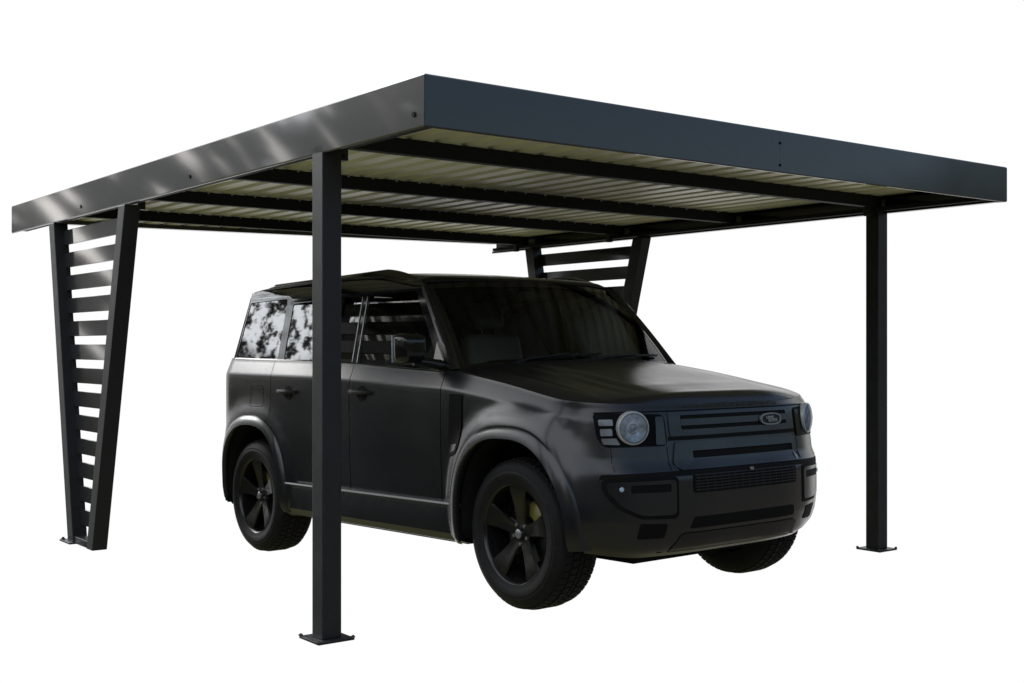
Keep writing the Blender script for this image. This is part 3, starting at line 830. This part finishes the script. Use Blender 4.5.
# ------------------------------------------------------------------ daylight
SUN_EL, SUN_AZ = math.radians(21), math.radians(-56)      # azimuth from +Y towards +X
world = bpy.data.worlds.new('World'); scn.world = world; world.use_nodes = True
nt = world.node_tree; N = nt.nodes; L = nt.links; N.clear()
out = N.new('ShaderNodeOutputWorld'); bg = N.new('ShaderNodeBackground'); L.new(bg.outputs[0], out.inputs[0])
tc = N.new('ShaderNodeTexCoord'); sx = N.new('ShaderNodeSeparateXYZ'); L.new(tc.outputs['Generated'], sx.inputs[0])
sky = N.new('ShaderNodeTexSky'); sky.sky_type = 'NISHITA'; sky.sun_disc = False
sky.sun_elevation = SUN_EL; sky.sun_rotation = SUN_AZ
def mrange(v, a, b, c=0, d=1):
    n = N.new('ShaderNodeMapRange'); n.interpolation_type = 'SMOOTHSTEP'
    n.inputs[1].default_value = a; n.inputs[2].default_value = b; n.inputs[3].default_value = c; n.inputs[4].default_value = d
    L.new(v, n.inputs[0]); return n.outputs[0]
def mixc(f, a, b):
    n = N.new('ShaderNodeMix'); n.data_type = 'RGBA'
    if isinstance(f, float): n.inputs[0].default_value = f
    else: L.new(f, n.inputs[0])
    for i, c in ((6, a), (7, b)):
        if isinstance(c, tuple): n.inputs[i].default_value = (*c, 1)
        else: L.new(c, n.inputs[i])
    return n.outputs[2]
def math_(op, a, b):
    n = N.new('ShaderNodeMath'); n.operation = op
    for i, c in ((0, a), (1, b)):
        if isinstance(c, (int, float)): n.inputs[i].default_value = c
        else: L.new(c, n.inputs[i])
    return n.outputs[0]
def noise(scale, detail=4, rough=.6, stretch=(1,1,1)):
    mp = N.new('ShaderNodeMapping'); mp.inputs['Scale'].default_value = stretch; L.new(tc.outputs['Generated'], mp.inputs[0])
    n = N.new('ShaderNodeTexNoise'); n.inputs['Scale'].default_value = scale; n.inputs['Detail'].default_value = detail; n.inputs['Roughness'].default_value = rough
    L.new(mp.outputs[0], n.inputs['Vector']); return n.outputs['Fac']
X, Y, Z = sx.outputs
# open overcast sky: the physical sky at a tenth, whitened by thin cloud
sv = N.new('ShaderNodeVectorMath'); sv.operation = 'SCALE'; L.new(sky.outputs[0], sv.inputs[0]); sv.inputs['Scale'].default_value = SKYK
cl = N.new('ShaderNodeVectorMath'); cl.operation = 'ADD'; L.new(sv.outputs[0], cl.inputs[0]); 
cv = mixc(mrange(X, -.2, .5), CLOUD, CLOUDR); L.new(cv, cl.inputs[1])
skyc = cl.outputs[0]
# trees round the yard: dark leaves with bright gaps; to the left the cloud behind them is brightest
leaf = mixc(noise(9, 3), (.02, .026, .016), (.15, .16, .115))
gap = mrange(noise(GAPS, 5, .65, (1,1,.7)), .58, .63)
trees = mixc(math_('MULTIPLY', gap, mrange(X, -.1, -.4)), leaf, GAPC)
# added slanting bright streaks, mirrored by the left fascia as sun streaks, and a lacework of leaves higher up
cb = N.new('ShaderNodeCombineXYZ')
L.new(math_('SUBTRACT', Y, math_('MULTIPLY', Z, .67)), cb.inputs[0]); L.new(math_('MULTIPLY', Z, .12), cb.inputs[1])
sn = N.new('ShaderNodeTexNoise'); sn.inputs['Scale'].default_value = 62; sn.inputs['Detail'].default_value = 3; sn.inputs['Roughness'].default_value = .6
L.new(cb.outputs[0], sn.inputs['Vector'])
fascia_streaks = mixc(mrange(sn.outputs['Fac'], .555, .60), (.045, .05, .045), (3.5, 3.35, 3.2))
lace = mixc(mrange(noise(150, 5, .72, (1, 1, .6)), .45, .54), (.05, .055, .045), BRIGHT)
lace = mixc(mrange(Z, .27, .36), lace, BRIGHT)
leftside = mixc(mrange(math_('SUBTRACT', Z, mrange(Y, .42, .37, 0, .065)), .165, .185), fascia_streaks, lace)
inleft = math_('MULTIPLY', mrange(X, -.25, -.35), mrange(Y, .34, .40))
tl = math_('ADD', mrange(X, .0, .35, .20, .12), math_('MULTIPLY', math_('SUBTRACT', noise(5, 5), .5), mrange(X, .0, .35, .9, .2)))
tmask = mrange(math_('SUBTRACT', Z, tl), -.02, .03)
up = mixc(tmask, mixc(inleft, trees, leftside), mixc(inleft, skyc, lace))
ground = mixc(mrange(Z, -.22, -.45), GROUNDF, mixc(noise(6, 4), GROUND0, GROUND1))
ground = mixc(mrange(X, -.1, .6), ground, GROUNDR)
env = mixc(mrange(Z, -.03, .0), ground, up)
# the plain white backdrop the carport is shown against
edge = math_('ADD', Y, math_('MULTIPLY', math_('SUBTRACT', noise(30, 6, .7), .5), .12))
front = math_('MULTIPLY', mrange(edge, .62, .68), mrange(Z, -.42, -.33))
front = math_('MULTIPLY', front, mrange(Z, .55, .45))
col = mixc(front, env, (1.02, 1.02, 1.02))
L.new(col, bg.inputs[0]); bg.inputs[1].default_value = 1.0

sun = bpy.data.objects.new('sun', bpy.data.lights.new('sun', 'SUN')); COL.objects.link(sun)
sun.data.energy = SUNE; sun.data.angle = math.radians(10); sun.data.color = (1, .97, .93)
d = Vector((math.sin(SUN_AZ)*math.cos(SUN_EL), math.cos(SUN_AZ)*math.cos(SUN_EL), math.sin(SUN_EL)))
sun.rotation_euler = d.to_track_quat('Z', 'Y').to_euler(); sun.location = d*20
vs = scn.view_settings; scn.display_settings.display_device = 'sRGB'
vs.view_transform = 'Standard'; vs.look = 'None'; vs.exposure = 0; vs.gamma = 1; vs.use_curve_mapping = False
